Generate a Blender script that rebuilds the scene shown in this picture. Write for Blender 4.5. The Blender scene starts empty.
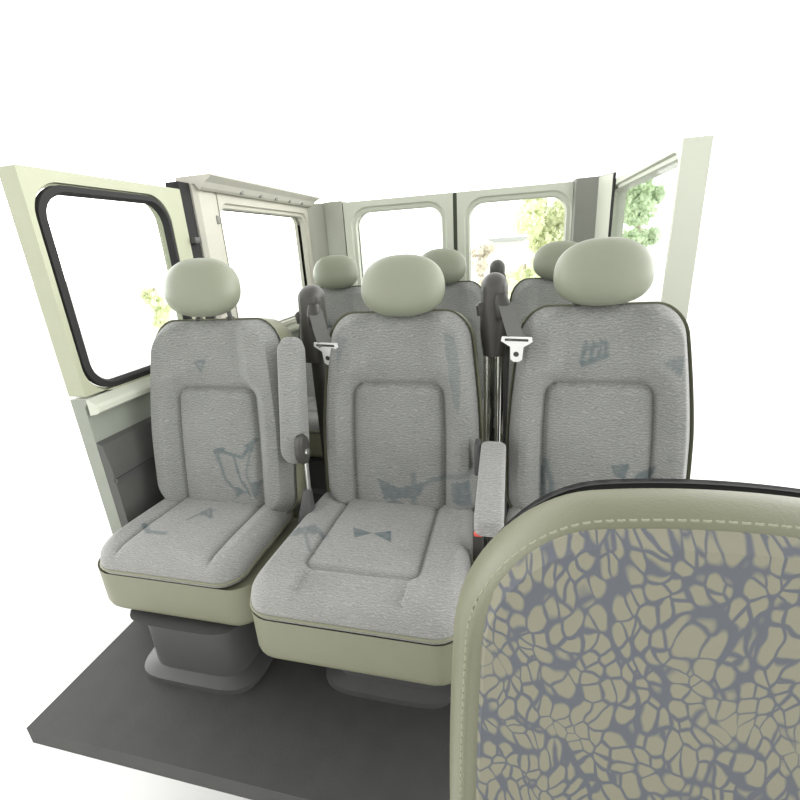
import bpy, bmesh, math, random
from mathutils import Vector, Matrix, noise
random.seed(5)
SC = bpy.context.scene
COL = SC.collection
PI = math.pi
R = math.radians

# ------------------------------------------------------------------ view
SC.view_settings.view_transform = 'Standard'
SC.view_settings.look = 'None'
SC.view_settings.gamma = 1
SC.view_settings.exposure = 0.0
SC.view_settings.use_curve_mapping = False

CH = 1.25
P_, T_, R_ = R(18.87), R(14.6), R(-3.65)
fw = Vector((-math.sin(T_) * math.cos(P_), math.cos(T_) * math.cos(P_), -math.sin(P_)))
r0 = Vector((math.cos(T_), math.sin(T_), 0)); u0 = r0.cross(fw)
rt = r0 * math.cos(R_) + u0 * math.sin(R_); up = rt.cross(fw)
cd = bpy.data.cameras.new('camera'); cam = bpy.data.objects.new('camera', cd); COL.objects.link(cam)
cd.sensor_width = 36; cd.lens = 446 / 800 * 36; cd.clip_start = .02
m = Matrix((rt, up, -fw)).transposed().to_4x4(); m.translation = (0, 0, CH)
cam.matrix_world = m
SC.camera = cam


# ------------------------------------------------------------------ materials
def newmat(name):
    mt = bpy.data.materials.new(name); mt.use_nodes = True
    nt = mt.node_tree
    return mt, nt, nt.nodes['Principled BSDF']


def N(nt, typ, **kw):
    n = nt.nodes.new(typ)
    for k, v in kw.items():
        setattr(n, k, v)
    return n


def rgb(c):
    return (c[0], c[1], c[2], 1)


def mixcol(nt, fac, a, b):
    n = N(nt, 'ShaderNodeMix', data_type='RGBA')
    for sock, val in ((n.inputs[0], fac), (n.inputs[6], a), (n.inputs[7], b)):
        if hasattr(val, 'is_linked'):
            nt.links.new(val, sock)
        elif isinstance(val, tuple):
            sock.default_value = rgb(val)
        else:
            sock.default_value = val
    return n.outputs[2]


def plain(name, col, rough=.5, metal=0, var=.08, scale=14, bump=0., bscale=120, spec=.4):
    mt, nt, b = newmat(name)
    tc = N(nt, 'ShaderNodeTexCoord')
    nz = N(nt, 'ShaderNodeTexNoise'); nz.inputs['Scale'].default_value = scale; nz.inputs['Detail'].default_value = 4
    nt.links.new(tc.outputs['Object'], nz.inputs['Vector'])
    c = mixcol(nt, nz.outputs['Fac'], tuple(x * (1 - var) for x in col), tuple(min(1, x * (1 + var)) for x in col))
    nt.links.new(c, b.inputs['Base Color'])
    b.inputs['Roughness'].default_value = rough; b.inputs['Metallic'].default_value = metal
    b.inputs['Specular IOR Level'].default_value = spec
    if bump:
        n2 = N(nt, 'ShaderNodeTexNoise'); n2.inputs['Scale'].default_value = bscale; n2.inputs['Detail'].default_value = 3
        nt.links.new(tc.outputs['Object'], n2.inputs['Vector'])
        bp = N(nt, 'ShaderNodeBump'); bp.inputs['Strength'].default_value = bump; bp.inputs['Distance'].default_value = .002
        nt.links.new(n2.outputs['Fac'], bp.inputs['Height']); nt.links.new(bp.outputs['Normal'], b.inputs['Normal'])
    return mt


def fabric(name, axis, col, col2):
    """woven grey upholstery: fine wavy ribs across, faint mottling, blue-grey printed marks (attribute 'motif')"""
    mt, nt, b = newmat(name)
    tc = N(nt, 'ShaderNodeTexCoord')
    wv = N(nt, 'ShaderNodeTexWave', wave_type='BANDS', bands_direction=axis, wave_profile='SIN')
    wv.inputs['Scale'].default_value = 40; wv.inputs['Distortion'].default_value = 10
    wv.inputs['Detail'].default_value = 2; wv.inputs['Detail Scale'].default_value = 1.3
    wm = N(nt, 'ShaderNodeMapping')
    if axis == 'Y': wm.inputs['Rotation'].default_value = (R(-45), 0, 0); wm.inputs['Scale'].default_value = (1.3, 1.3, 1.3)
    nt.links.new(tc.outputs['Object'], wm.inputs['Vector']); nt.links.new(wm.outputs[0], wv.inputs['Vector'])
    nz = N(nt, 'ShaderNodeTexNoise'); nz.inputs['Scale'].default_value = 160; nz.inputs['Detail'].default_value = 2
    nt.links.new(tc.outputs['Object'], nz.inputs['Vector'])
    n3 = N(nt, 'ShaderNodeTexNoise'); n3.inputs['Scale'].default_value = 7; n3.inputs['Detail'].default_value = 3
    nt.links.new(tc.outputs['Object'], n3.inputs['Vector'])
    ml = N(nt, 'ShaderNodeMath', operation='MULTIPLY'); nt.links.new(wv.outputs['Fac'], ml.inputs[0]); nt.links.new(nz.outputs['Fac'], ml.inputs[1])
    m2 = N(nt, 'ShaderNodeMath', operation='MULTIPLY_ADD'); nt.links.new(n3.outputs['Fac'], m2.inputs[0]); m2.inputs[1].default_value = .5
    nt.links.new(ml.outputs[0], m2.inputs[2])
    c = mixcol(nt, m2.outputs[0], col, col2)
    at = N(nt, 'ShaderNodeAttribute'); at.attribute_name = 'motif'
    n4 = N(nt, 'ShaderNodeTexNoise'); n4.inputs['Scale'].default_value = 60
    nt.links.new(tc.outputs['Object'], n4.inputs['Vector'])
    m3 = N(nt, 'ShaderNodeMath', operation='MULTIPLY'); nt.links.new(at.outputs['Fac'], m3.inputs[0])
    m4 = N(nt, 'ShaderNodeMath', operation='ADD'); nt.links.new(n4.outputs['Fac'], m4.inputs[0]); m4.inputs[1].default_value = .35
    nt.links.new(m4.outputs[0], m3.inputs[1]); m3.use_clamp = True
    c = mixcol(nt, m3.outputs[0], c, (.075, .105, .113))
    nt.links.new(c, b.inputs['Base Color'])
    b.inputs['Roughness'].default_value = .9; b.inputs['Specular IOR Level'].default_value = .15
    b.inputs['Sheen Weight'].default_value = .25
    bp = N(nt, 'ShaderNodeBump'); bp.inputs['Strength'].default_value = .45; bp.inputs['Distance'].default_value = .002
    nt.links.new(ml.outputs[0], bp.inputs['Height']); nt.links.new(bp.outputs['Normal'], b.inputs['Normal'])
    return mt


def cell_fabric():
    """beige cloth printed with a slate-blue cracked network"""
    mt, nt, b = newmat('printed_cloth')
    tc = N(nt, 'ShaderNodeTexCoord')
    mp = N(nt, 'ShaderNodeMapping'); mp.inputs['Scale'].default_value = (1.15, .2, .8)
    nt.links.new(tc.outputs['Object'], mp.inputs['Vector'])
    nz = N(nt, 'ShaderNodeTexNoise'); nz.inputs['Scale'].default_value = 16
    nt.links.new(mp.outputs[0], nz.inputs['Vector'])
    mx = N(nt, 'ShaderNodeVectorMath', operation='MULTIPLY_ADD')
    nt.links.new(nz.outputs['Color'], mx.inputs[0]); mx.inputs[1].default_value = (.05, .0, .05); nt.links.new(mp.outputs[0], mx.inputs[2])
    vo = N(nt, 'ShaderNodeTexVoronoi', feature='DISTANCE_TO_EDGE'); vo.inputs['Scale'].default_value = 66
    nt.links.new(mx.outputs[0], vo.inputs['Vector'])
    n2 = N(nt, 'ShaderNodeTexNoise'); n2.inputs['Scale'].default_value = 22
    nt.links.new(tc.outputs['Object'], n2.inputs['Vector'])
    sb = N(nt, 'ShaderNodeMath', operation='MULTIPLY_ADD'); nt.links.new(n2.outputs['Fac'], sb.inputs[0]); sb.inputs[1].default_value = -.26
    nt.links.new(vo.outputs['Distance'], sb.inputs[2])
    mr = N(nt, 'ShaderNodeMapRange'); mr.inputs[1].default_value = -.09; mr.inputs[2].default_value = -.01
    nt.links.new(sb.outputs[0], mr.inputs[0])
    v2 = N(nt, 'ShaderNodeTexVoronoi', feature='F1'); v2.inputs['Scale'].default_value = 66
    nt.links.new(mx.outputs[0], v2.inputs['Vector'])
    m6 = N(nt, 'ShaderNodeMath', operation='MULTIPLY_ADD'); nt.links.new(v2.outputs['Distance'], m6.inputs[0]); m6.inputs[1].default_value = -.5; m6.inputs[2].default_value = .27
    m7 = N(nt, 'ShaderNodeMath', operation='SMOOTH_MIN'); nt.links.new(m6.outputs[0], m7.inputs[0]); nt.links.new(sb.outputs[0], m7.inputs[1]); m7.inputs[2].default_value = .05
    nt.links.new(m7.outputs[0], mr.inputs[0])
    c = mixcol(nt, mr.outputs[0], (.10, .107, .122), (.205, .20, .15))
    n5 = N(nt, 'ShaderNodeTexNoise'); n5.inputs['Scale'].default_value = 300
    nt.links.new(tc.outputs['Object'], n5.inputs['Vector'])
    bp = N(nt, 'ShaderNodeBump'); bp.inputs['Strength'].default_value = .3; bp.inputs['Distance'].default_value = .001
    nt.links.new(n5.outputs['Fac'], bp.inputs['Height']); nt.links.new(bp.outputs['Normal'], b.inputs['Normal'])
    nt.links.new(c, b.inputs['Base Color']); b.inputs['Roughness'].default_value = .85; b.inputs['Specular IOR Level'].default_value = .2
    return mt


def leaf_mat(name, col):
    mt = plain(name, col, .8, var=.15, scale=3)
    nt = mt.node_tree; b = nt.nodes['Principled BSDF']; out = [n for n in nt.nodes if n.type == 'OUTPUT_MATERIAL'][0]
    tr = N(nt, 'ShaderNodeBsdfTranslucent'); tr.inputs[0].default_value = rgb(col)
    mx = N(nt, 'ShaderNodeMixShader'); mx.inputs[0].default_value = .5
    nt.links.new(b.outputs[0], mx.inputs[1]); nt.links.new(tr.outputs[0], mx.inputs[2]); nt.links.new(mx.outputs[0], out.inputs[0])
    return mt


def glass_mat():
    mt = bpy.data.materials.new('window_glass'); mt.use_nodes = True
    nt = mt.node_tree; nt.nodes.clear()
    out = N(nt, 'ShaderNodeOutputMaterial'); mx = N(nt, 'ShaderNodeMixShader')
    tr = N(nt, 'ShaderNodeBsdfTransparent'); tr.inputs[0].default_value = (.97, .985, .97, 1)
    gl = N(nt, 'ShaderNodeBsdfGlossy'); gl.inputs['Roughness'].default_value = .02
    lw = N(nt, 'ShaderNodeLayerWeight'); pw = N(nt, 'ShaderNodeMath', operation='POWER'); nt.links.new(lw.outputs['Facing'], pw.inputs[0]); pw.inputs[1].default_value = 5
    fr = N(nt, 'ShaderNodeMath', operation='MULTIPLY_ADD'); nt.links.new(pw.outputs[0], fr.inputs[0]); fr.inputs[1].default_value = .3; fr.inputs[2].default_value = .02
    nt.links.new(fr.outputs[0], mx.inputs[0]); nt.links.new(tr.outputs[0], mx.inputs[1]); nt.links.new(gl.outputs[0], mx.inputs[2])
    nt.links.new(mx.outputs[0], out.inputs[0])
    return mt


M = {
    'back_cloth': fabric('grey_ribbed_cloth', 'Z', (.142, .144, .136), (.28, .285, .269)),
    'seat_cloth': fabric('grey_ribbed_cushion_cloth', 'Y', (.18, .181, .174), (.33, .331, .316)),  # paler than the back cloth: light from above put into the colour
    'vinyl': plain('beige_vinyl', (.20, .203, .14), .42, bump=.15, bscale=260, var=.05),
    'head_vinyl': plain('headrest_vinyl', (.215, .23, .172), .40, bump=.12, bscale=300, var=.04),
    'front_vinyl': plain('cream_vinyl', (.14, .143, .094), .42, bump=.2, bscale=300, var=.05),
    'printed': cell_fabric(),
    'thread': plain('cream_thread', (.225, .225, .16), .8),
    'black': plain('black_plastic', (.045, .044, .040), .38, bump=.1, bscale=200),
    'charcoal': plain('charcoal_plastic', (.06, .058, .052), .36, bump=.12, bscale=240),
    'rubber': plain('black_rubber', (.025, .025, .025), .75, spec=.2),
    'steel': plain('seat_frame_steel', (.09, .09, .09), .5, .3),
    'chrome': plain('chrome', (.72, .72, .70), .18, 1.0, var=.03),
    'tongue': plain('bright_steel', (.80, .80, .78), .4, .35, var=.03),
    'webbing': plain('grey_webbing', (.12, .12, .115), .85, bump=.4, bscale=400),
    'red': plain('red_button', (.75, .12, .09), .4),
    'door_paint': plain('pale_grey_green_paint', (.50, .52, .44), .5, var=.04, scale=5),
    'pillar': plain('pale_pillar_trim', (.45, .44, .375), .6, var=.06, scale=6),
    'pillar_shade_grey': plain('shade_grey_trim', (.20, .205, .18), .6, var=.06),  # right corner pillar's shade put into the grey; seals and clips share it
    'seam': plain('dark_green_gap', (.06, .075, .05), .7),
    'lining': plain('pale_lining', (.50, .49, .43), .8, var=.06, bump=.2),
    'panel': plain('dark_side_panel', (.085, .085, .08), .7, var=.12, bump=.2),
    'panel_mid': plain('grey_green_panel', (.26, .28, .24), .6, var=.1),
    'floor': plain('dark_rubber_floor', (.05, .05, .048), .7, var=.2, bump=.3),
    'ground': plain('pale_concrete', (.84, .84, .82), .9, var=.04, scale=2),
    'glass': glass_mat(),
    'bark': plain('bark', (.5, .45, .38), .9, var=.2),
    'leaf': leaf_mat('green_leaves', (.72, .82, .62)),
    'leaf_dry': leaf_mat('russet_leaves', (.93, .88, .80)),
    'leaf_lime': leaf_mat('lime_leaves', (.88, .92, .70)),
    'door_edge': plain('olive_door_edge', (.36, .375, .27), .55, var=.05),
    'corner_trim': plain('grey_green_corner_trim', (.33, .34, .285), .6, var=.06, scale=6),
    'white_wall': plain('white_render', (.86, .86, .84), .8, var=.03),
    'roof': plain('grey_roof_sheet', (.55, .56, .58), .6, var=.1),
}


# ------------------------------------------------------------------ mesh helpers
def link_mesh(name, verts, faces, mat, parent=None, smooth=True, attr=None):
    me = bpy.data.meshes.new(name)
    me.from_pydata([tuple(v) for v in verts], [], faces)
    bm = bmesh.new(); bm.from_mesh(me)
    bmesh.ops.recalc_face_normals(bm, faces=bm.faces)
    bm.to_mesh(me); bm.free()
    if attr is not None:
        a = me.attributes.new('motif', 'FLOAT', 'POINT')
        a.data.foreach_set('value', attr)
    for p in me.polygons:
        p.use_smooth = smooth
    if smooth:
        me.set_sharp_from_angle(angle=R(38))
    me.materials.append(mat)
    o = bpy.data.objects.new(name, me); COL.objects.link(o)
    if parent: o.parent = parent
    return o


def rrect(hw, hh, r, n):
    """n points around a rounded rectangle, even by length"""
    r = min(r, hw * .999, hh * .999)
    segs = []
    a, b = hw - r, hh - r
    L = [2 * b, PI * r / 2, 2 * a, PI * r / 2, 2 * b, PI * r / 2, 2 * a, PI * r / 2]
    tot = sum(L); pts = []
    for i in range(n):
        s = tot * i / n; k = 0
        while s > L[k] and k < 7:
            s -= L[k]; k += 1
        if k == 0: p = (hw, -b + s)
        elif k == 1: t = s / r; p = (a + r * math.cos(t), b + r * math.sin(t))
        elif k == 2: p = (a - s, hh)
        elif k == 3: t = PI / 2 + s / r; p = (-a + r * math.cos(t), b + r * math.sin(t))
        elif k == 4: p = (-hw, b - s)
        elif k == 5: t = PI + s / r; p = (-a + r * math.cos(t), -b + r * math.sin(t))
        elif k == 6: p = (-a + s, -hh)
        else: t = 1.5 * PI + s / r; p = (a + r * math.cos(t), -b + r * math.sin(t))
        pts.append(p)
    return pts


def rrect_al(hw, hh, r, n):
    """the same outline with n/8 points on every side and corner, so loops of unlike shape line up"""
    r = min(r, hw * .999, hh * .999); a, b = hw - r, hh - r; k = n // 8; pts = []
    for q in range(4):
        cx, cy = ((a, b), (-a, b), (-a, -b), (a, -b))[q]
        for i in range(k):
            t = PI / 2 * q + PI / 2 * i / k
            pts.append((cx + r * math.cos(t), cy + r * math.sin(t)))
        e = (cx + r * math.cos(PI / 2 * (q + 1)), cy + r * math.sin(PI / 2 * (q + 1)))
        nx, ny = ((-a, b), (-a, -b), (a, -b), (a, b))[q]
        f = (nx + r * math.cos(PI / 2 * (q + 1)), ny + r * math.sin(PI / 2 * (q + 1)))
        for i in range(k):
            pts.append((e[0] + (f[0] - e[0]) * i / k, e[1] + (f[1] - e[1]) * i / k))
    return pts


def sd_rr(x, y, cx, cy, hw, hh, r):
    dx = abs(x - cx) - hw + r; dy = abs(y - cy) - hh + r
    return math.hypot(max(dx, 0), max(dy, 0)) + min(max(dx, dy), 0) - r


def pad(name, hw, hh, r, h_front, h_back, round_, mapping, mat, parent, surf=None, motif=None, n=160, mrings=60, back_round=.01):
    """cushion: rounded-rectangle plan (x, v), thickness h_back..h_front, rolled rim, free front relief surf(x, v)"""
    out = rrect(hw, hh, r, n)
    half = min(hw, hh)
    verts, attr = [], []

    def put(x, v, h, front):
        verts.append(mapping(x, v, h)); attr.append(motif(x, v) if (motif and front) else 0.)
    rr = round_
    rho = [i / mrings for i in range(1, mrings + 1)]
    put(0, 0, h_front + (surf(0, 0) if surf else 0), True)
    for q in rho:
        e = (1 - q) * half
        roll = rr - math.sqrt(max(0, rr * rr - max(0, rr - e) ** 2))
        fade = min(1, e / (rr * .8))
        for (x, v) in out:
            X, V = x * q, v * q
            put(X, V, h_front - roll + (surf(X, V) * fade if surf else 0), True)
    sides = [(0, h_front - rr - (h_front - rr - h_back) * .5)]
    for k in range(5):
        t = k / 4 * PI / 2
        sides.append((back_round * (1 - math.cos(t)), h_back + back_round * (1 - math.sin(t))))
    for ins, h in sides:
        q = 1 - ins / half
        for (x, v) in out:
            put(x * q, v * q, h, k < 0)
    put(0, 0, h_back, False)
    rings = mrings + len(sides)
    faces = [(0, 1 + i, 1 + (i + 1) % n) for i in range(n)]
    for k in range(rings - 1):
        a = 1 + k * n; b = a + n
        for i in range(n):
            j = (i + 1) % n
            faces.append((a + i, b + i, b + j, a + j))
    a = 1 + (rings - 1) * n; last = len(verts) - 1
    for i in range(n):
        faces.append((a + i, last, a + (i + 1) % n))
    return link_mesh(name, verts, faces, mat, parent, True, attr if motif else None)


def loft(name, secs, mat, parent, n=24, power=2.4, smooth=True):
    """secs: (cx, cy, cz, rx, ry[, tilt]) horizontal superellipse sections; closed ends"""
    verts, faces = [], []
    for s in secs:
        cx, cy, cz, rx, ry = s[:5]
        for i in range(n):
            t = 2 * PI * i / n; c, q = math.cos(t), math.sin(t)
            verts.append((cx + rx * math.copysign(abs(c) ** (2 / power), c), cy + ry * math.copysign(abs(q) ** (2 / power), q), cz))
    for k in range(len(secs) - 1):
        for i in range(n):
            j = (i + 1) % n
            faces.append((k * n + i, k * n + j, (k + 1) * n + j, (k + 1) * n + i))
    faces.append(tuple(range(n))); faces.append(tuple((len(secs) - 1) * n + i for i in range(n)))
    return link_mesh(name, verts, faces, mat, parent, smooth)


def tube_geo(pts, rad, n=10, base=0, flat=None):
    """tube (or strap when flat=(half width, half thickness, width dir)) along pts"""
    verts, faces = [], []
    pts = [Vector(p) for p in pts]
    for k, p in enumerate(pts):
        t = (pts[min(k + 1, len(pts) - 1)] - pts[max(k - 1, 0)]).normalized()
        if flat:
            w = Vector(flat[2]); w = (w - t * w.dot(t)).normalized(); b = t.cross(w)
            for (i, j) in ((1, 1), (-1, 1), (-1, -1), (1, -1)):
                verts.append(p + w * flat[0] * i + b * flat[1] * j)
        else:
            ref = Vector((0, 0, 1)) if abs(t.z) < .9 else Vector((1, 0, 0))
            w = t.cross(ref).normalized(); b = t.cross(w)
            rk = rad[k] if isinstance(rad, (list, tuple)) else rad
            for i in range(n):
                a = 2 * PI * i / n
                verts.append(p + w * math.cos(a) * rk + b * math.sin(a) * rk)
    if flat: n = 4
    for k in range(len(pts) - 1):
        for i in range(n):
            j = (i + 1) % n
            faces.append((base + k * n + i, base + k * n + j, base + (k + 1) * n + j, base + (k + 1) * n + i))
    faces.append(tuple(base + i for i in range(n))); faces.append(tuple(base + (len(pts) - 1) * n + i for i in range(n)))
    return verts, faces


def tube(name, pts, rad, mat, parent=None, n=10):
    v, f = tube_geo(pts, rad, n); return link_mesh(name, v, f, mat, parent)


def strap(name, pts, hw, ht, wdir, mat, parent=None):
    v, f = tube_geo(pts, 0, flat=(hw, ht, wdir)); return link_mesh(name, v, f, mat, parent, False)


def rbox(name, lo, hi, mat, parent=None, bev=.008, seg=3, xform=None):
    bm = bmesh.new(); bmesh.ops.create_cube(bm, size=1)
    lo, hi = Vector(lo), Vector(hi)
    for v in bm.verts:
        v.co = Vector(((lo[i] + hi[i]) / 2 + v.co[i] * (hi[i] - lo[i]) for i in range(3)))
    if bev:
        bmesh.ops.bevel(bm, geom=bm.edges[:], offset=bev, segments=seg, affect='EDGES', profile=.5)
    if xform:
        for v in bm.verts: v.co = xform(v.co)
    me = bpy.data.meshes.new(name); bm.to_mesh(me); bm.free()
    for p in me.polygons: p.use_smooth = True
    me.set_sharp_from_angle(angle=R(40))
    me.materials.append(mat)
    o = bpy.data.objects.new(name, me); COL.objects.link(o)
    if parent: o.parent = parent
    return o


def ring_wall(name, loops, mapping, mat, parent=None, n=96):
    """frame round an opening: loops of (cx, cy, hw, hh, r, depth) bridged in turn and closed"""
    verts, faces = [], []
    for (cx, cy, hw, hh, r, d) in loops:
        for (x, y) in rrect_al(hw, hh, r, n):
            verts.append(mapping(cx + x, cy + y, d))
    L = len(loops)
    for k in range(L):
        a, b = k * n, ((k + 1) % L) * n
        for i in range(n):
            j = (i + 1) % n
            faces.append((a + i, a + j, b + j, b + i))
    return link_mesh(name, verts, faces, mat, parent)


def extrude_profile(name, prof, mapping, t0, t1, mat, parent=None, smooth=False, steps=1):
    """closed 2-D polygon prof swept from t0 to t1"""
    n = len(prof); verts, faces = [], []
    for s in range(steps + 1):
        t = t0 + (t1 - t0) * s / steps
        verts += [mapping(p[0], p[1], t) for p in prof]
    for s in range(steps):
        for i in range(n):
            j = (i + 1) % n
            faces.append((s * n + i, s * n + j, (s + 1) * n + j, (s + 1) * n + i))
    faces.append(tuple(range(n))); faces.append(tuple(steps * n + i for i in range(n)))
    return link_mesh(name, verts, faces, mat, parent, smooth)


def tag(o, label=None, cat=None, group=None, kind=None):
    if label: o['label'] = label
    if cat: o['category'] = cat
    if group: o['group'] = group
    if kind: o['kind'] = kind
    return o


def struct(o, label=None, cat=None):
    return tag(o, label, cat, kind='structure')


def empty(name, loc, label, cat, group=None):
    o = bpy.data.objects.new(name, None); COL.objects.link(o); o.location = loc; o.empty_display_size = .1
    return tag(o, label, cat, group)


# ------------------------------------------------------------------ passenger seats
BACK_A = R(11)
BACK_H = .668
BACK_W = .250
SEAT_B = R(2.3)


def back_map(y0=.27, z0=.395, a=BACK_A, H=BACK_H, top_taper=.13, lean=0.):
    """(x across, v along the back from its middle, h towards the sitter) -> seat coordinates"""
    def f(x, v, h):
        t = (v + H / 2) / H
        x = x * (1 - .155 * (max(0, t - .42) / .58) ** 1.4 - .05 * max(0, .3 - t)) - .004
        s = v + H / 2
        yy = y0 - .006 * math.sin(PI * min(1, max(0, t)))          # slight hollow curve of the back
        return Vector((x, yy + s * math.sin(a) - h * math.cos(a), z0 + s * math.cos(a) + h * math.sin(a)))
    return f


CUSH_D = .46


def cush_map(y1=.29, z0=.346, b=SEAT_B, D=CUSH_D):
    """(x across, v from middle, + = towards the front, h up)"""
    def f(x, v, h):
        s = v + D / 2
        drop = .35 * max(0, s - (D - .16)) ** 2 * (1 if h > .02 else .4)
        return Vector((x * (1 + .03 * (s / D)), y1 - s, z0 + s * math.tan(b) + h - drop))
    return f


def inside(poly, x, y):
    c = False; j = len(poly) - 1
    for i in range(len(poly)):
        xi, yi = poly[i]; xj, yj = poly[j]
        if (yi > y) != (yj > y) and x < (xj - xi) * (y - yi) / (yj - yi) + xi: c = not c
        j = i
    return c


def seg_d(px, py, a, b):
    vx, vy = b[0] - a[0], b[1] - a[1]
    t = max(0, min(1, ((px - a[0]) * vx + (py - a[1]) * vy) / (vx * vx + vy * vy + 1e-12)))
    return math.hypot(px - a[0] - t * vx, py - a[1] - t * vy)


def motif_fn(polys, lines):
    def f(x, v):
        best = 0.
        for p, s in polys:
            if inside(p, x, v): best = max(best, s)
        for pts, w, s in lines:
            for a, b in zip(pts, pts[1:]):
                d = seg_d(x, v, a, b)
                if d < w: best = max(best, s * min(1, 1.6 * (1 - d / w)))
        return best
    return f


def seat_back(root, motif, W=BACK_W, panel=(.0, -.224, .149, .334, .035), mapping=None):
    mp = mapping or back_map()

    def surf(x, v):
        s = sd_rr(x, v, *panel)
        h = -.013 * math.exp(-(s / .0075) ** 2)
        if s < 0: h += .010 * (1 - math.exp(s / .02))
        else:
            k = min(1, s / .055); k = k * k * (3 - 2 * k)
            h += .034 * k * min(1, max(.25, (abs(x) - panel[2] * .6) / (panel[2] * .45)))
        return h
    b = pad('backrest', W, BACK_H / 2, .085, .085, .03, .036, mp, M['back_cloth'], root, surf, motif, n=200, mrings=72)
    sh = pad('back_shell', W * 1.028, BACK_H / 2 * 1.004, .09, .092, -.06, .022, mp, M['vinyl'], root, lambda x, v: -.065, n=120, mrings=24, back_round=.045)
    sh['label'] = 'beige vinyl shell of the backrest'
    return b


def seat_cushion(root, motif, W=.252, D=CUSH_D, dx=0.):
    ext = .1 if D < .45 else 0.                      # on the short cushion the centre panel runs over the front edge
    panel = (0, -.065 + ext, .151, D / 2 - .055 + ext, .03)
    m0 = cush_map(D=D)

    def mp(x, v, h):
        return m0(x, v, h) + Vector((dx, 0, 0))

    def surf(x, v):
        s = sd_rr(x, v, *panel)
        h = -.011 * math.exp(-(s / .0075) ** 2)
        if s < 0: h += .008 * (1 - math.exp(s / .02))
        elif abs(x) > panel[2] * .9: h += .014 * min(1, s / .05)
        return h
    c = pad('cushion', W, D / 2, .07, .105, .028, .042, mp, M['seat_cloth'], root, surf, motif, n=200, mrings=66)
    sk = pad('cushion_skirt', W * 1.012, D / 2 * 1.008, .07, .045, -.115, .012, (lambda x, v, h: mp(x * 1.12, v, h) + Vector((.014, 0, .008 * min(1, max(0, abs(x) / W * 4 - 3))))) if ext else mp, M['vinyl'], root, lambda x, v: -.03, n=120, mrings=20, back_round=.03)
    sk['label'] = 'beige vinyl skirt round the cushion'
    pts = [mp(x * 1.004, v * 1.004, .046) for x, v in rrect(W, D / 2, .07, 96)]
    pts.append(pts[0])
    tube('piping', pts, .0042, M['vinyl'], c, 8)
    return c


def headrest(root, W=.1275, Hh=.0915, D=.066, zc=1.15, yc=.311, mat='head_vinyl', xo=0.):
    verts, faces = [], []
    nu, nv = 72, 44
    e1 = 2.35

    def sp(c, p): return math.copysign(abs(c) ** (2 / p), c)
    for j in range(nv + 1):
        ph = -PI / 2 + PI * j / nv           # depth axis
        for i in range(nu):
            th = 2 * PI * i / nu
            d = math.sin(ph); q = math.cos(ph)
            qq = sp(q, 2.5); dd = sp(d, 2.3)
            g = 1 - .022 * math.exp(-((dd + .05) / .05) ** 2)
            x = W * sp(math.cos(th), e1) * qq * g; z = Hh * sp(math.sin(th), e1) * qq * g
            z *= 1 + .05 * math.copysign(1, z) * 0
            x *= 1 - .05 * (z / Hh)
            y = D * dd
            ca, sa = math.cos(BACK_A), math.sin(BACK_A)
            verts.append((x + xo, yc + y * ca + z * sa, zc - y * sa * .6 + z * ca))
    for j in range(nv):
        for i in range(nu):
            k = (i + 1) % nu
            faces.append((j * nu + i, j * nu + k, (j + 1) * nu + k, (j + 1) * nu + i))
    o = link_mesh('headrest', verts, faces, M[mat], root)
    bm = bmesh.new(); bm.from_mesh(o.data); bmesh.ops.remove_doubles(bm, verts=bm.verts[:], dist=1e-5); bm.to_mesh(o.data); bm.free()
    o['label'] = 'oval beige vinyl headrest'
    for s in (-1, 1):
        tube('headrest_post', [(xo + s * .06, .352, 1.0), (xo + s * .06, .335, zc - .04)], .0075, M['steel'], root)
        loft('post_sleeve', [(xo + s * .06, .346, 1.03, .016, .016), (xo + s * .06, .343, 1.062, .015, .015), (xo + s * .06, .343, 1.068, .012, .012)], M['black'], root, 14)


def base(root):
    loft('pedestal', [(0, .06, 0, .21, .20), (0, .06, .02, .21, .20), (0, .06, .035, .17, .17), (0, .06, .20, .17, .17), (0, .06, .235, .20, .2)], M['steel'], root, 32, 5)


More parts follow.
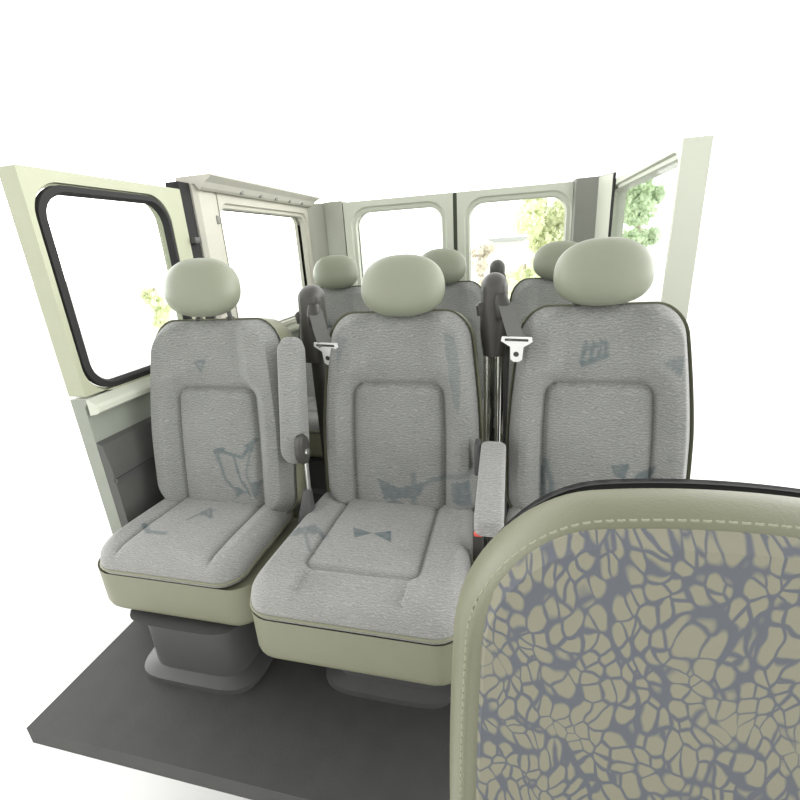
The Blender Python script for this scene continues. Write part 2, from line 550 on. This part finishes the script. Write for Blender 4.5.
def belt_tower(root, x, y=.37, top=1.15, low=.90, tubes=True, tongue=True, r=.041, leanx=0., strap_to=None):
    """seat-mounted belt housing: hooded black cover on chrome tubes, webbing and steel tongue in front"""
    secs = []
    for k in range(15):
        t = k / 14
        z = low + (top - r * 1.0 - low) * t
        wob = 1 + .08 * math.sin(PI * min(1, t * 1.1))
        secs.append((x + leanx * (t - .4), y - .01 * t, z, r * wob * (.86 + .14 * min(1, t * 3)), .048 * wob))
    zt = secs[-1][2]; bx, by, _, rx, ry = secs[-1]
    for k in range(1, 9):
        a = PI / 2 * k / 8
        secs.append((bx, by + .012 * (k / 8), zt + (top - zt) * math.sin(a), max(.002, rx * math.cos(a)), max(.002, ry * math.cos(a))))
    cv = loft('belt_tower', secs, M['charcoal'], root, 28, 2.6)
    cv['label'] = 'black hooded belt housing'
    g = loft('belt_guide', [(bx + rx * .55, by - .045, top - .135, .017, .014), (bx + rx * .6, by - .052, top - .12, .021, .018), (bx + rx * .62, by - .050, top - .085, .023, .021),
                            (bx + rx * .5, by - .035, top - .06, .017, .017)], M['black'], cv, 16, 3)
    loft('lip', [(bx - rx * .98, by - .02, top - .125, .012, .018), (bx - rx * .98, by - .02, top - .095, .016, .02), (bx - rx * .9, by - .02, top - .085, .01, .014)], M['black'], cv, 14, 2.5)
    if tubes:
        for dx in (-.024, .014):
            tube('tower_tube', [(x + dx, y, .02), (x + dx, y, low + .03)], .0105, M['chrome'], cv, 12)
        tube('tower_tube', [(x + .04, y + .01, .02), (x + .04, y + .01, low + .05)], .009, M['steel'], cv, 12)
    else:
        loft('tower_column', [(x - .005, y + .02, .01, .03, .03), (x - .005, y + .02, low + .02, .026, .03)], M['black'], cv, 16, 4)
    if tongue:
        bx2, by2, bz2 = strap_to
        p = [Vector((bx + rx * .85, by - .058, top - .085)), Vector((bx2, by2, bz2))]
        w = strap('belt_webbing', [p[0], p[0].lerp(p[1], .5) + Vector((0, -.006, 0)), p[1]], .0225, .0013, (1, .15, 0), M['webbing'], root)
        # tongue: crossbar with slot, neck and blade
        T = Matrix.Scale(1, 4) @ Matrix.Translation(p[1]) @ Matrix.Scale(1.2, 4) @ Matrix.Rotation(R(10), 4, 'X') @ Matrix.Rotation(R(-8), 4, 'Z')
        out = [(-.034, .006), (.034, .006), (.036, -.004), (.016, -.018), (.014, -.050), (.006, -.056), (-.006, -.056), (-.013, -.050), (-.014, -.018), (-.036, -.004)]
        tg = extrude_profile('belt_tongue', out, lambda a, b, t: T @ Vector((a, t, b)), -.003, .003, M['tongue'], w)
        rbox('tongue_slot', (-.027, -.0045, -.003), (.027, .0045, .003), M['black'], w, .001, 1, lambda c: T @ c)
        v = [T @ Vector((.0065 * math.cos(2 * PI * i / 14), d, -.036 + .0065 * math.sin(2 * PI * i / 14))) for d in (-.0038, .0038) for i in range(14)]
        f = [tuple(range(14)), tuple(range(14, 28))] + [(i, (i + 1) % 14, 14 + (i + 1) % 14, 14 + i) for i in range(14)]
        link_mesh('latch_hole', v, f, M['black'], w)


def make_seat(X, Y, label, back_motif, cush_motif, group, D=CUSH_D, dx=0., hx=0., hz=1.15, W=BACK_W, CW=.252):
    root = empty('passenger_seat', (X, Y, 0), label, 'seat', group)
    seat_back(root, back_motif, W); seat_cushion(root, cush_motif, CW, D, dx); headrest(root, zc=hz, xo=hx); base(root)
    return root


MID = 'passenger seats of the middle row'
REAR = 'passenger seats of the back row'
YM = .955
# printed marks, in metres from the middle of the back (x, v up) or of the cushion (x, v to the front)
mL = motif_fn([([(.0, -.09), (.03, -.09), (.015, -.115)], .9), ([(.10, -.08), (.14, -.05), (.13, -.10)], .8), ([(.06, -.22), (.10, -.24), (.05, -.27)], .7),
               ([(-.02, -.10), (.02, -.085), (-.005, -.14)], .7), ([(.11, -.21), (.15, -.20), (.13, -.27)], .7), ([(-.06, .19), (-.035, .19), (-.047, .17)], .25)],
              [([(.0, -.10), (.09, -.12), (.14, -.06)], .009, .8), ([(.0, -.12), (.02, -.20), (.07, -.25)], .008, .7),
               ([(.06, -.12), (.075, -.19), (.11, -.25)], .006, .9), ([(.12, -.10), (.10, -.18), (.13, -.26)], .006, .6),
               ([(-.068, .195), (-.03, .20), (-.047, .165), (-.068, .195)], .006, .7)])
cL = motif_fn([([(.08, -.14), (.13, -.11), (.09, -.09), (.10, -.11)], .9), ([(-.02, -.03), (.03, -.05), (.0, .0)], .6)],
              [([(-.03, .02), (.0, -.05), (.04, -.0), (.0, -.02)], .007, .8), ([(-.16, .06), (-.11, .10), (-.05, .10)], .011, .8), ([(.05, -.12), (.14, -.13)], .008, .8)])
mC = motif_fn([([(.17, .26), (.205, .26), (.215, .15), (.20, .02), (.18, .06)], .4), ([(-.21, .26), (-.17, .25), (-.20, .16)], .35),
               ([(-.07, -.20), (.0, -.23), (.10, -.20), (.06, -.26), (-.05, -.27)], .7), ([(.17, -.20), (.23, -.18), (.24, -.27), (.18, -.26)], .7),
               ([(-.02, -.26), (.03, -.29), (-.06, -.31)], .6)],
              [([(.05, -.18), (.05, -.30)], .012, .6), ([(.10, -.20), (.24, -.16)], .012, .5)])
cC = motif_fn([([(-.075, -.02), (-.055, .03), (-.01, .0)], .95), ([(-.01, .0), (.055, .035), (.04, -.02)], .95), ([(-.25, .03), (-.19, -.01), (-.15, .02), (-.18, .03), (-.23, .06)], .6)],
              [([(-.24, .05), (-.19, .0), (-.14, .03)], .012, .6), ([(-.20, .04), (-.16, .10)], .007, .5)])
mR = motif_fn([([(.04, -.13), (.09, -.12), (.08, -.17), (.05, -.16)], .8), ([(.11, -.15), (.16, -.13), (.15, -.19), (.10, -.19)], .8), ([(.16, .17), (.22, .19), (.21, .13)], .6)],
              [([(-.05, .165), (.015, .19)], .012, .8), ([(-.05, .205), (.012, .225)], .009, .7), ([(-.055, .17), (-.045, .225)], .009, .8), ([(-.03, .175), (-.022, .225)], .008, .8),
               ([(-.008, .18), (.0, .23)], .008, .8), ([(.012, .185), (.014, .225)], .009, .8), ([(-.14, -.13), (-.12, -.20), (-.13, -.28)], .012, .7), ([(-.148, -.15), (-.14, -.28)], .01, .8)])
cR = motif_fn([([(-.08, -.02), (-.03, .03), (.0, -.02)], .8)], [([(.05, .05), (.12, .0)], .01, .7)])

# --- single seat by the sliding door, armrest folded up
sL = make_seat(-.944, .958, 'single grey passenger seat beside the aisle and sliding door, armrest folded upright', mL, cL, MID, .405, -.018, -.012, 1.166, .265, .240)


def arm_up(root, x0, x1):
    """padded armrest folded up along the backrest"""
    hw = (x1 - x0) / 2; cx = (x0 + x1) / 2
    a = R(12)

    def mp(x, v, h):
        s = v + .195
        hw_s = 1 - .10 * (s / .39)
        return Vector((cx + x * hw_s, .215 + s * math.sin(a) - h * math.cos(a), .625 + s * math.cos(a) + h * math.sin(a)))
    o = pad('armrest', hw, .195, .036, .075, -.01, .03, mp, M['back_cloth'], root, n=96, mrings=26, back_round=.02)
    o['label'] = 'padded grey armrest folded upright'
    pv = loft('pivot_cover', [(0, 0, 0, .030, .046), (0, 0, .014, .032, .05), (0, 0, .024, .026, .042), (0, 0, .028, .012, .02)], M['black'], o, 28, 2.2)
    for v in pv.data.vertices:      # turn the cap to face the aisle, standing on the armrest's flank
        x, y, z = v.co; v.co = (x1 - .012 + z, .172 + x, .685 + y)
    lk = loft('pivot_bolt', [(0, 0, 0, .011, .011), (0, 0, .006, .010, .010)], M['chrome'], o, 14, 2)
    for v in lk.data.vertices:
        x, y, z = v.co; v.co = (x1 + .013 + z, .168 + x, .680 + y)
    tube('armrest_rod', [(x1 + .004, .175, .64), (x1 - .006, .175, .40)], .0075, M['chrome'], root)
    loft('armrest_bracket', [(x1 - .03, .17, .24, .05, .05), (x1 - .02, .17, .42, .03, .03), (x1 - .005, .175, .545, .012, .014)], M['steel'], root, 16, 3)
    rbox('hinge_plate', (.20, .255, .66), (x0 + .03, .285, .71), M['steel'], root, .004, 2)


arm_up(sL, .257, .333)

# --- centre seat: belt tower at its aisle side, armrest lowered between it and the next seat
sC = make_seat(-.339, 1.031, 'grey passenger seat in the middle of the middle row, with armrest lowered to the right', mC, cC, MID, .56, -.030, .020, 1.140, .256, .270)
belt_tower(sC, -.333, .42, 1.148, .885, False, True, .042, .012, (-.228, .262, .972))


def arm_down(root, x0, x1):
    hw = (x1 - x0) / 2; cx = (x0 + x1) / 2

    def mp(x, v, h):
        s = v + .15
        return Vector((cx + x, .175 - s, .690 - .24 * s + h))
    o = pad('armrest', hw, .15, .020, .025, -.04, .014, mp, M['seat_cloth'], root, n=80, mrings=22, back_round=.015)
    o['label'] = 'padded grey armrest lowered level'
    rbox('hinge_plate', (x0 - .02, .15, .60), (x0 - .002, .20, .70), M['steel'], root, .004, 2)
    b = rbox('belt_buckle', (x0 - .012, -.01, .42), (x0 + .016, .012, .515), M['black'], root, .006, 3)
    rbox('release_button', (x0 - .009, -.013, .506), (x0 + .013, .0, .520), M['red'], b, .004, 2)['label'] = 'red release button'
    tube('buckle_stalk', [(x0 + .002, .0, .425), (x0 + .004, .03, .22)], .008, M['steel'], root)


arm_down(sC, .262, .332)

# --- seat beside the right-hand window
sR = make_seat(.253, 1.056, 'grey passenger seat against the right-hand window, behind the patterned front seat', mR, cR, MID, CUSH_D, 0, -.012, 1.152)
belt_tower(sR, -.305, .394, 1.16, .905, True, True, .041, 0, (-.237, .225, .985))

# --- back row: copies of one plain seat
YB = 2.074
mB = motif_fn([([(-.12, .10), (-.05, .16), (-.02, .08)], .5), ([(.08, -.12), (.13, -.08), (.12, -.17)], .6)], [([(-.05, .0), (.06, -.05)], .01, .5)])
b1 = make_seat(-.938, YB, 'back row passenger seat in the left rear corner, below the side window', mB, cR, REAR, CUSH_D, 0, .0, 1.142)


def copy_tree(o, parent=None):
    c = o.copy(); COL.objects.link(c)
    if parent: c.parent = parent
    for ch in list(o.children): copy_tree(ch, c)
    return c


b2 = copy_tree(b1); b2.location = (-.354, YB, 0); b2['label'] = 'middle seat of the back row, in front of the rear door seam'
b3 = copy_tree(b1); b3.location = (.226, YB, 0); b3['label'] = 'back row passenger seat in the right rear corner, half hidden by a nearer headrest'
belt_tower(b3, -.301, .376, 1.16, .905, True, False, .039, 0)

# ------------------------------------------------------------------ front seat in the right foreground
FX, FY = .19, .385
fs = empty('front_seat', (FX, FY - .25, 0), 'cream vinyl front seat with slate crackle printed cloth, no headrest, in the near right corner', 'seat')


def fmap(x, v, h):
    s = v + .33; t = s / .66; a = R(7)
    x = x * (1 - .06 * max(0, t - .45) ** 2 / .3)
    return Vector((x, .21 + s * math.sin(a) - h * math.cos(a), .365 - .7 * x * x * t + s * math.cos(a) + h * math.sin(a)))


FW = .25


def fsurf(x, v):
    s = sd_rr(x, v, 0, -.035, FW - .052, .33 - .03, .10)
    if s < 0: return -.012 + .010 * (1 - math.exp(s / .03))
    return -.012 + .016 * math.sin(min(1, s / .03) * PI / 2)


fb = pad('backrest', FW, .33, .135, .06, 0, .028, fmap, M['front_vinyl'], fs, lambda x, v: .006, None, n=180, mrings=40)
fb['label'] = 'cream vinyl bolstered backrest'
PAN = (FW - .029, .33 - .016, .105)
pn = pad('cloth_panel', PAN[0], PAN[1], PAN[2], .0695, .04, .008, lambda x, v, h: fmap(x, v, h), M['printed'], fb, lambda x, v: .006 * (1 - (x / .22) ** 2), None, n=160, mrings=30)
pn['label'] = 'beige cloth panel printed with a slate crackle network'
# stitching outside the panel
sv, sf = [], []
op = rrect(PAN[0] + .0125, PAN[1] + .0125, PAN[2] + .0125, 210)
for i in range(210):
    x0, v0 = op[i]; x1, v1 = op[(i + 1) % 210]
    a = fmap(x0 + (x1 - x0) * .15, v0 + (v1 - v0) * .15, .0668); b = fmap(x0 + (x1 - x0) * .8, v0 + (v1 - v0) * .8, .0668)
    mid = (a + b) / 2 + Vector((0, -.0008, 0))
    g = tube_geo([a, mid, b], .0011, 6, len(sv)); sv += g[0]; sf += g[1]
link_mesh('stitching', sv, sf, M['thread'], fb)
sh = pad('back_shell', FW * .94, .33 * 1.0, .13, .004, -.024, .012, fmap, M['rubber'], fs, n=120, mrings=8, back_round=.02)
sh['label'] = 'black plastic back shell'


def fcush(x, v, h):
    s = v + .24
    return Vector((x, .21 - s, .345 + .05 * s + h))


pad('cushion', FW, .24, .07, .10, 0, .04, fcush, M['front_vinyl'], fs, None, None, n=120, mrings=24)
loft('pedestal', [(0, 0, 0, .2, .19), (0, 0, .03, .2, .19), (0, 0, .05, .17, .17), (0, 0, .34, .17, .17), (0, 0, .36, .22, .2)], M['steel'], fs, 32, 5)

# ------------------------------------------------------------------ the van body
XL, XR, YR = -1.30, .535, 2.90
fl = rbox('floor', (XL - .04, .62, -.06), (XR + .04, YR + .04, 0), M['floor'], None, 0)
struct(fl)
f2 = rbox('floor', (-.10, -.16, -.06), (.47, .6195, 0), M['floor'], None, 0); struct(f2)


def LW(y, z, d): return Vector((XL + d, y, z))          # left wall: d = into the van
def RW(y, z, d): return Vector((XR - d, y, z))
def BW(x, z, d): return Vector((x, YR - d, z))          # rear wall


ZB, ZT = .88, 1.465
# left wall below the windows: profile (depth, z)
def lowwall(name, mp, y0, y1):
    w = extrude_profile(name, [(-.05, .0), (.0, .0), (.0, .83), (.012, .845), (.012, .858), (-.05, .858)], lambda a, b, t: mp(t, b, a), y0, y1, M['panel_mid'])
    struct(w)
    s = extrude_profile('sill', [(-.05, .8585), (.015, .8585), (.045, .842), (.052, .832), (.052, .818), (.04, .81), (.012, .805), (.012, .8), (.0125, .86), (-.05, .866)][:7] + [(.0125, .81), (.0125, .8575), (-.05, .8578)],
                        lambda a, b, t: mp(t, b, a), y0, y1, M['door_paint'], w)
    p = extrude_profile('kick_panel', [(.001, .01), (.028, .01), (.034, .30), (.034, .62), (.022, .70), (.001, .71)], lambda a, b, t: mp(t, b, a), y0, y1, M['panel'], w)
    t_ = extrude_profile('rail', [(.03, .565), (.042, .565), (.042, .58), (.03, .58)], lambda a, b, t: mp(t, b, a), y0, y1, M['steel'], w)
    return w


lowwall('wall_left', LW, 1.05, 2.86)
lowwall('wall_right', RW, 1.72, 2.87)

def window(name, mp, y0, y1, z0=ZB, z1=ZT, r=.07, d=-.02, seal=.022, mat='rubber', seal_d=.03):
    cy, cz, hw, hh = (y0 + y1) / 2, (z0 + z1) / 2, (y1 - y0) / 2, (z1 - z0) / 2
    n = 64; pts = rrect(hw + .006, hh + .006, r + .006, n)
    v = [mp(cy + a, cz + b, d - .002) for a, b in pts] + [mp(cy + a, cz + b, d + .002) for a, b in pts]
    f = [tuple(range(n)), tuple(range(n, 2 * n))] + [(i, (i + 1) % n, n + (i + 1) % n, n + i) for i in range(n)]
    w = struct(link_mesh(name, v, f, M['glass'], None, False))
    if seal:
        ring_wall('window_seal', [(cy, cz, hw + seal, hh + seal, r + seal, d), (cy, cz, hw + seal, hh + seal, r + seal, seal_d), (cy, cz, hw + seal * .3, hh + seal * .3, r + seal * .3, seal_d + .006),
                                  (cy, cz, hw, hh, r, seal_d - .006), (cy, cz, hw, hh, r, d)], mp, M[mat], w)
    return w


def frame(name, mp, y0, y1, z0, z1, o, r, d0, d1, mat, lip=.012):
    """o = outer (y0, y1, z0, z1)"""
    cy, cz, hw, hh = (y0 + y1) / 2, (z0 + z1) / 2, (y1 - y0) / 2, (z1 - z0) / 2
    oy, oz, ow, oh = (o[0] + o[1]) / 2, (o[2] + o[3]) / 2, (o[1] - o[0]) / 2, (o[3] - o[2]) / 2
    return ring_wall(name, [(oy, oz, ow, oh, .004, d0), (oy, oz, ow, oh, .004, d1), (cy, cz, hw + lip * 2.2, hh + lip * 2.2, r + lip * 2, d1), (cy, cz, hw + lip * 1.6, hh + lip * 1.6, r + lip * 1.6, d1 - .012),
                            (cy, cz, hw + lip * .3, hh + lip * .3, r + lip * .3, d1 - .014), (cy, cz, hw, hh, r, d1 - .022), (cy, cz, hw, hh, r, d0)], mp, M[mat])


# sliding door on the left with its black-sealed window
W1 = (1.10, 1.575)
struct(frame('door_1', LW, W1[0] - .024, W1[1] + .024, ZB - .012, ZT + .014, (1.05, 1.69, .8665, 1.52), .09, -.05, .014, 'door_edge', .004))
window('window_1', LW, W1[0], W1[1], ZB + .012, ZT - .01, .075, -.004, .026, 'rubber', .016)
struct(rbox('trim_1', (XL - .05, 1.691, .8665), (XL + .012, 1.758, 1.55), M['rubber'], None, .004, 2))
struct(rbox('trim_2', (XL + .0125, 1.692, 1.315), (XL + .04, 1.73, 1.34), M['steel'], None, .004, 2))     # door catch
# pillar trim behind the sliding door
struct(extrude_profile('trim_3', [(1.759, -.05), (1.759, .018), (1.775, .034), (1.87, .036), (1.90, .03), (1.904, .0), (1.904, -.05)], lambda a, b, t: LW(a, t, b), .8665, 1.55, M['pillar']))
rbox('belt_anchor_cap', (XL + .034, 1.865, 1.395), (XL + .042, 1.885, 1.43), M['pillar_shade_grey'], bpy.data.objects['trim_3'], .003, 2)
W2 = (1.93, 2.805)
struct(frame('wall_left', LW, W2[0], W2[1], ZB, ZT, (1.905, 2.85, .8665, 1.545), .045, -.05, .032, 'pillar', .010))
window('window_2', LW, W2[0], W2[1], ZB, ZT, .045, -.03, .007, 'rubber', -.005)

# rear corner trims, hollow coving from side wall to rear doors
def cove(name, c, mat, lo=0., hi=1.545):
    return struct(extrude_profile(name, c, lambda a, b, t: Vector((a, b, t)), lo, hi, M[mat], None, True))


cl = [(XL - .05, 2.851), (XL + .034, 2.851), (XL + .045, 2.872), (XL + .07, 2.888), (XL + .11, 2.896), (XL + .13, 2.90), (XL + .135, 2.88), (XL + .16, 2.868), (XL + .24, 2.862), (XL + .258, 2.868), (XL + .262, YR + .05), (XL - .05, YR + .05)]
cove('trim_4', cl, 'corner_trim')
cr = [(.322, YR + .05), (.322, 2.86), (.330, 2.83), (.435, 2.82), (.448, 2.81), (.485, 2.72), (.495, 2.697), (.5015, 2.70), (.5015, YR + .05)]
ct = cove('trim_5', cr, 'pillar_shade_grey')
# paler flank strip of the right corner trim
extrude_profile('corner_strip', [(.440, 2.8125), (.4435, 2.806), (.4815, 2.714), (.488, 2.699), (.492, 2.7015), (.4845, 2.7195), (.4475, 2.8095)], lambda a, b, t: Vector((a, b, t)), .3, 1.54, M['door_paint'], ct)

extrude_profile('corner_seal', [(.4885, 2.6985), (.495, 2.690), (.5015, 2.694), (.5015, 2.6995), (.4955, 2.6965), (.4935, 2.701)], lambda a, b, t: Vector((a, b, t)), .3, 1.54, M['rubber'], ct)

# rear doors: two leaves meeting at a dark seam
XS = -.337
for nm, wn, x0, x1, w0, w1 in (('door_2', 'window_3', XL + .265, XS - .012, -.962, -.421), ('door_3', 'window_4', XS + .012, .32, -.252, .289)):
    d = struct(frame(nm, BW, w0, w1, ZB + .02, ZT + .005, (x0, x1, .05, 1.535), .085, -.05, .032, 'door_paint', .014))
    window(wn, BW, w0, w1, ZB + .02, ZT + .005, .085, -.03, .006, 'pillar_shade_grey', -.005)
    rbox('door_card', (x0 + .05, YR - .045, .12), (x1 - .05, YR - .031, .80), M['panel_mid'], d, .006, 2)
struct(rbox('trim_6', (XS - .0115, YR - .022, .05), (XS + .0115, YR + .03, 1.535), M['seam'], None, .002, 1))
struct(rbox('trim_7', (XL + .265, YR - .05, .001), (.32, YR + .05, .0495), M['steel'], None, .003, 1))

# right-hand side window
struct(frame('wall_right', RW, 1.76, 2.83, ZB, ZT, (1.72, 2.87, .8665, 1.515), .045, -.05, .032, 'door_paint', .010))
window('window_5', RW, 1.76, 2.83, ZB, ZT, .045, .006, 0, 'rubber', .01)
# roof edge lining above the left windows and rear doors, with its fixing clips
rl = struct(extrude_profile('ceiling', [(-.05, 1.5455), (.034, 1.5455), (.05, 1.522), (.065, 1.53), (.085, 1.55), (.12, 1.57), (.12, 1.576), (-.05, 1.576)], lambda a, b, t: LW(t, b, a), 1.76, 2.86, M['lining']))
for y in (2.05, 2.22, 2.38, 2.54, 2.70):
    rbox('lining_clip', (XL + .05, y - .012, 1.527), (XL + .075, y + .012, 1.545), M['pillar_shade_grey'], rl, .004, 2)

# ------------------------------------------------------------------ outside
g = rbox('ground', (-60, -40, -.75), (60, 80, -.45), M['ground'], None, 0); struct(g)


def tree(name, x, y, top, spread, leaf, label, dense=900, cat='tree', low=.3, size=.16, group=None):
    root = empty(name, (x, y, -.45), label, cat, group)
    H = top + .45
    tube('trunk', [(0, 0, 0), (.05, 0, H * .3), (-.04, .05, H * .6), (.0, 0, H * .85)], [.12, .10, .07, .03], M['bark'], root)
    v, f = [], []
    rnd = random.Random(hash((round(x, 2), round(y, 2))) % 1000)
    blobs = [(Vector((rnd.uniform(-.6, .6) * spread, rnd.uniform(-.6, .6) * spread, H * rnd.uniform(low + .12, .86))), spread * rnd.uniform(.28, .5)) for _ in range(11)]
    for _ in range(dense):
        c, r_ = rnd.choice(blobs)
        d = Vector((rnd.gauss(0, 1), rnd.gauss(0, 1), rnd.gauss(0, 1))).normalized() * r_ * rnd.uniform(.55, 1.05)
        p = c + d
        if p.z > H or p.z < .1: continue
        a = Vector((rnd.gauss(0, 1), rnd.gauss(0, 1), rnd.gauss(0, 1))).normalized() * size
        b = a.cross(Vector((rnd.gauss(0, 1), rnd.gauss(0, 1), rnd.gauss(0, 1)))).normalized() * size * .6
        k = len(v); v += [p - a, p - b, p + a, p + b]; f.append((k, k + 1, k + 2, k + 3))
    me = bpy.data.meshes.new('crown'); me.from_pydata([tuple(q) for q in v], [], f); me.materials.append(M[leaf])
    o = bpy.data.objects.new('crown', me); COL.objects.link(o); o.parent = root
    return root


TG = 'trees and bushes behind the van'
tree('tree', .85, 13.5, 2.6, .95, 'leaf_lime', 'pale green tree seen through the right rear door window', 3600, size=.09)
tree('tree', 3.3, 14.0, 2.9, .75, 'leaf', 'darker green tree seen through the right side window', 3600, size=.09)
tree('bush', -.85, 13.0, 1.4, .38, 'leaf_dry', 'small russet bush seen through the rear door window, beside the seam', 420, 'bush', .2, .10)
tree('bush', .3, 11.6, .9, .5, 'leaf_lime', 'low lime green bush in front of the grey-roofed shed', 420, 'bush', .15, .10)
tree('bush', -7.6, 8.5, .95, .36, 'leaf_lime', 'yellow green bush outside the sliding door window on the left', 420, 'bush', .2, .09)
hs = empty('shed', (-.15, 15.2, -.45), 'low white shed with flat grey roof behind the van', 'shed')
rbox('wall', (-.5, 0, 0), (.5, 1.2, 1.68), M['white_wall'], hs, .01, 1)
rbox('roof', (-.62, -.12, 1.68), (.62, 1.3, 1.79), M['roof'], hs, .01, 1)

# ------------------------------------------------------------------ light: overcast sky, sides boosted, zenith and front dimmed for missing roof and cab
w = bpy.data.worlds.new('sky'); SC.world = w; w.use_nodes = True
nt = w.node_tree; bg = nt.nodes['Background']
tc = N(nt, 'ShaderNodeTexCoord'); sx = N(nt, 'ShaderNodeSeparateXYZ'); nt.links.new(tc.outputs['Generated'], sx.inputs[0])
mr = N(nt, 'ShaderNodeMapRange'); mr.inputs[1].default_value = .15; mr.inputs[2].default_value = .9; mr.inputs[3].default_value = 2.4; mr.inputs[4].default_value = .85
nt.links.new(sx.outputs['Z'], mr.inputs[0])
bg.inputs[0].default_value = (1, 1, .985, 1)
m2 = N(nt, 'ShaderNodeMapRange'); m2.inputs[1].default_value = -.8; m2.inputs[2].default_value = .1; m2.inputs[3].default_value = .45; m2.inputs[4].default_value = 1
nt.links.new(sx.outputs['Y'], m2.inputs[0])
ml = N(nt, 'ShaderNodeMath', operation='MULTIPLY'); nt.links.new(mr.outputs[0], ml.inputs[0]); nt.links.new(m2.outputs[0], ml.inputs[1])
ab = N(nt, 'ShaderNodeMath', operation='ABSOLUTE'); nt.links.new(sx.outputs['X'], ab.inputs[0])
pw = N(nt, 'ShaderNodeMath', operation='POWER'); nt.links.new(ab.outputs[0], pw.inputs[0]); pw.inputs[1].default_value = 1.6
sd = N(nt, 'ShaderNodeMath', operation='MULTIPLY_ADD'); nt.links.new(pw.outputs[0], sd.inputs[0]); sd.inputs[1].default_value = 2.2; sd.inputs[2].default_value = 1
mz = N(nt, 'ShaderNodeMath', operation='MULTIPLY'); nt.links.new(ml.outputs[0], mz.inputs[0]); nt.links.new(sd.outputs[0], mz.inputs[1])
nt.links.new(mz.outputs[0], bg.inputs[1])
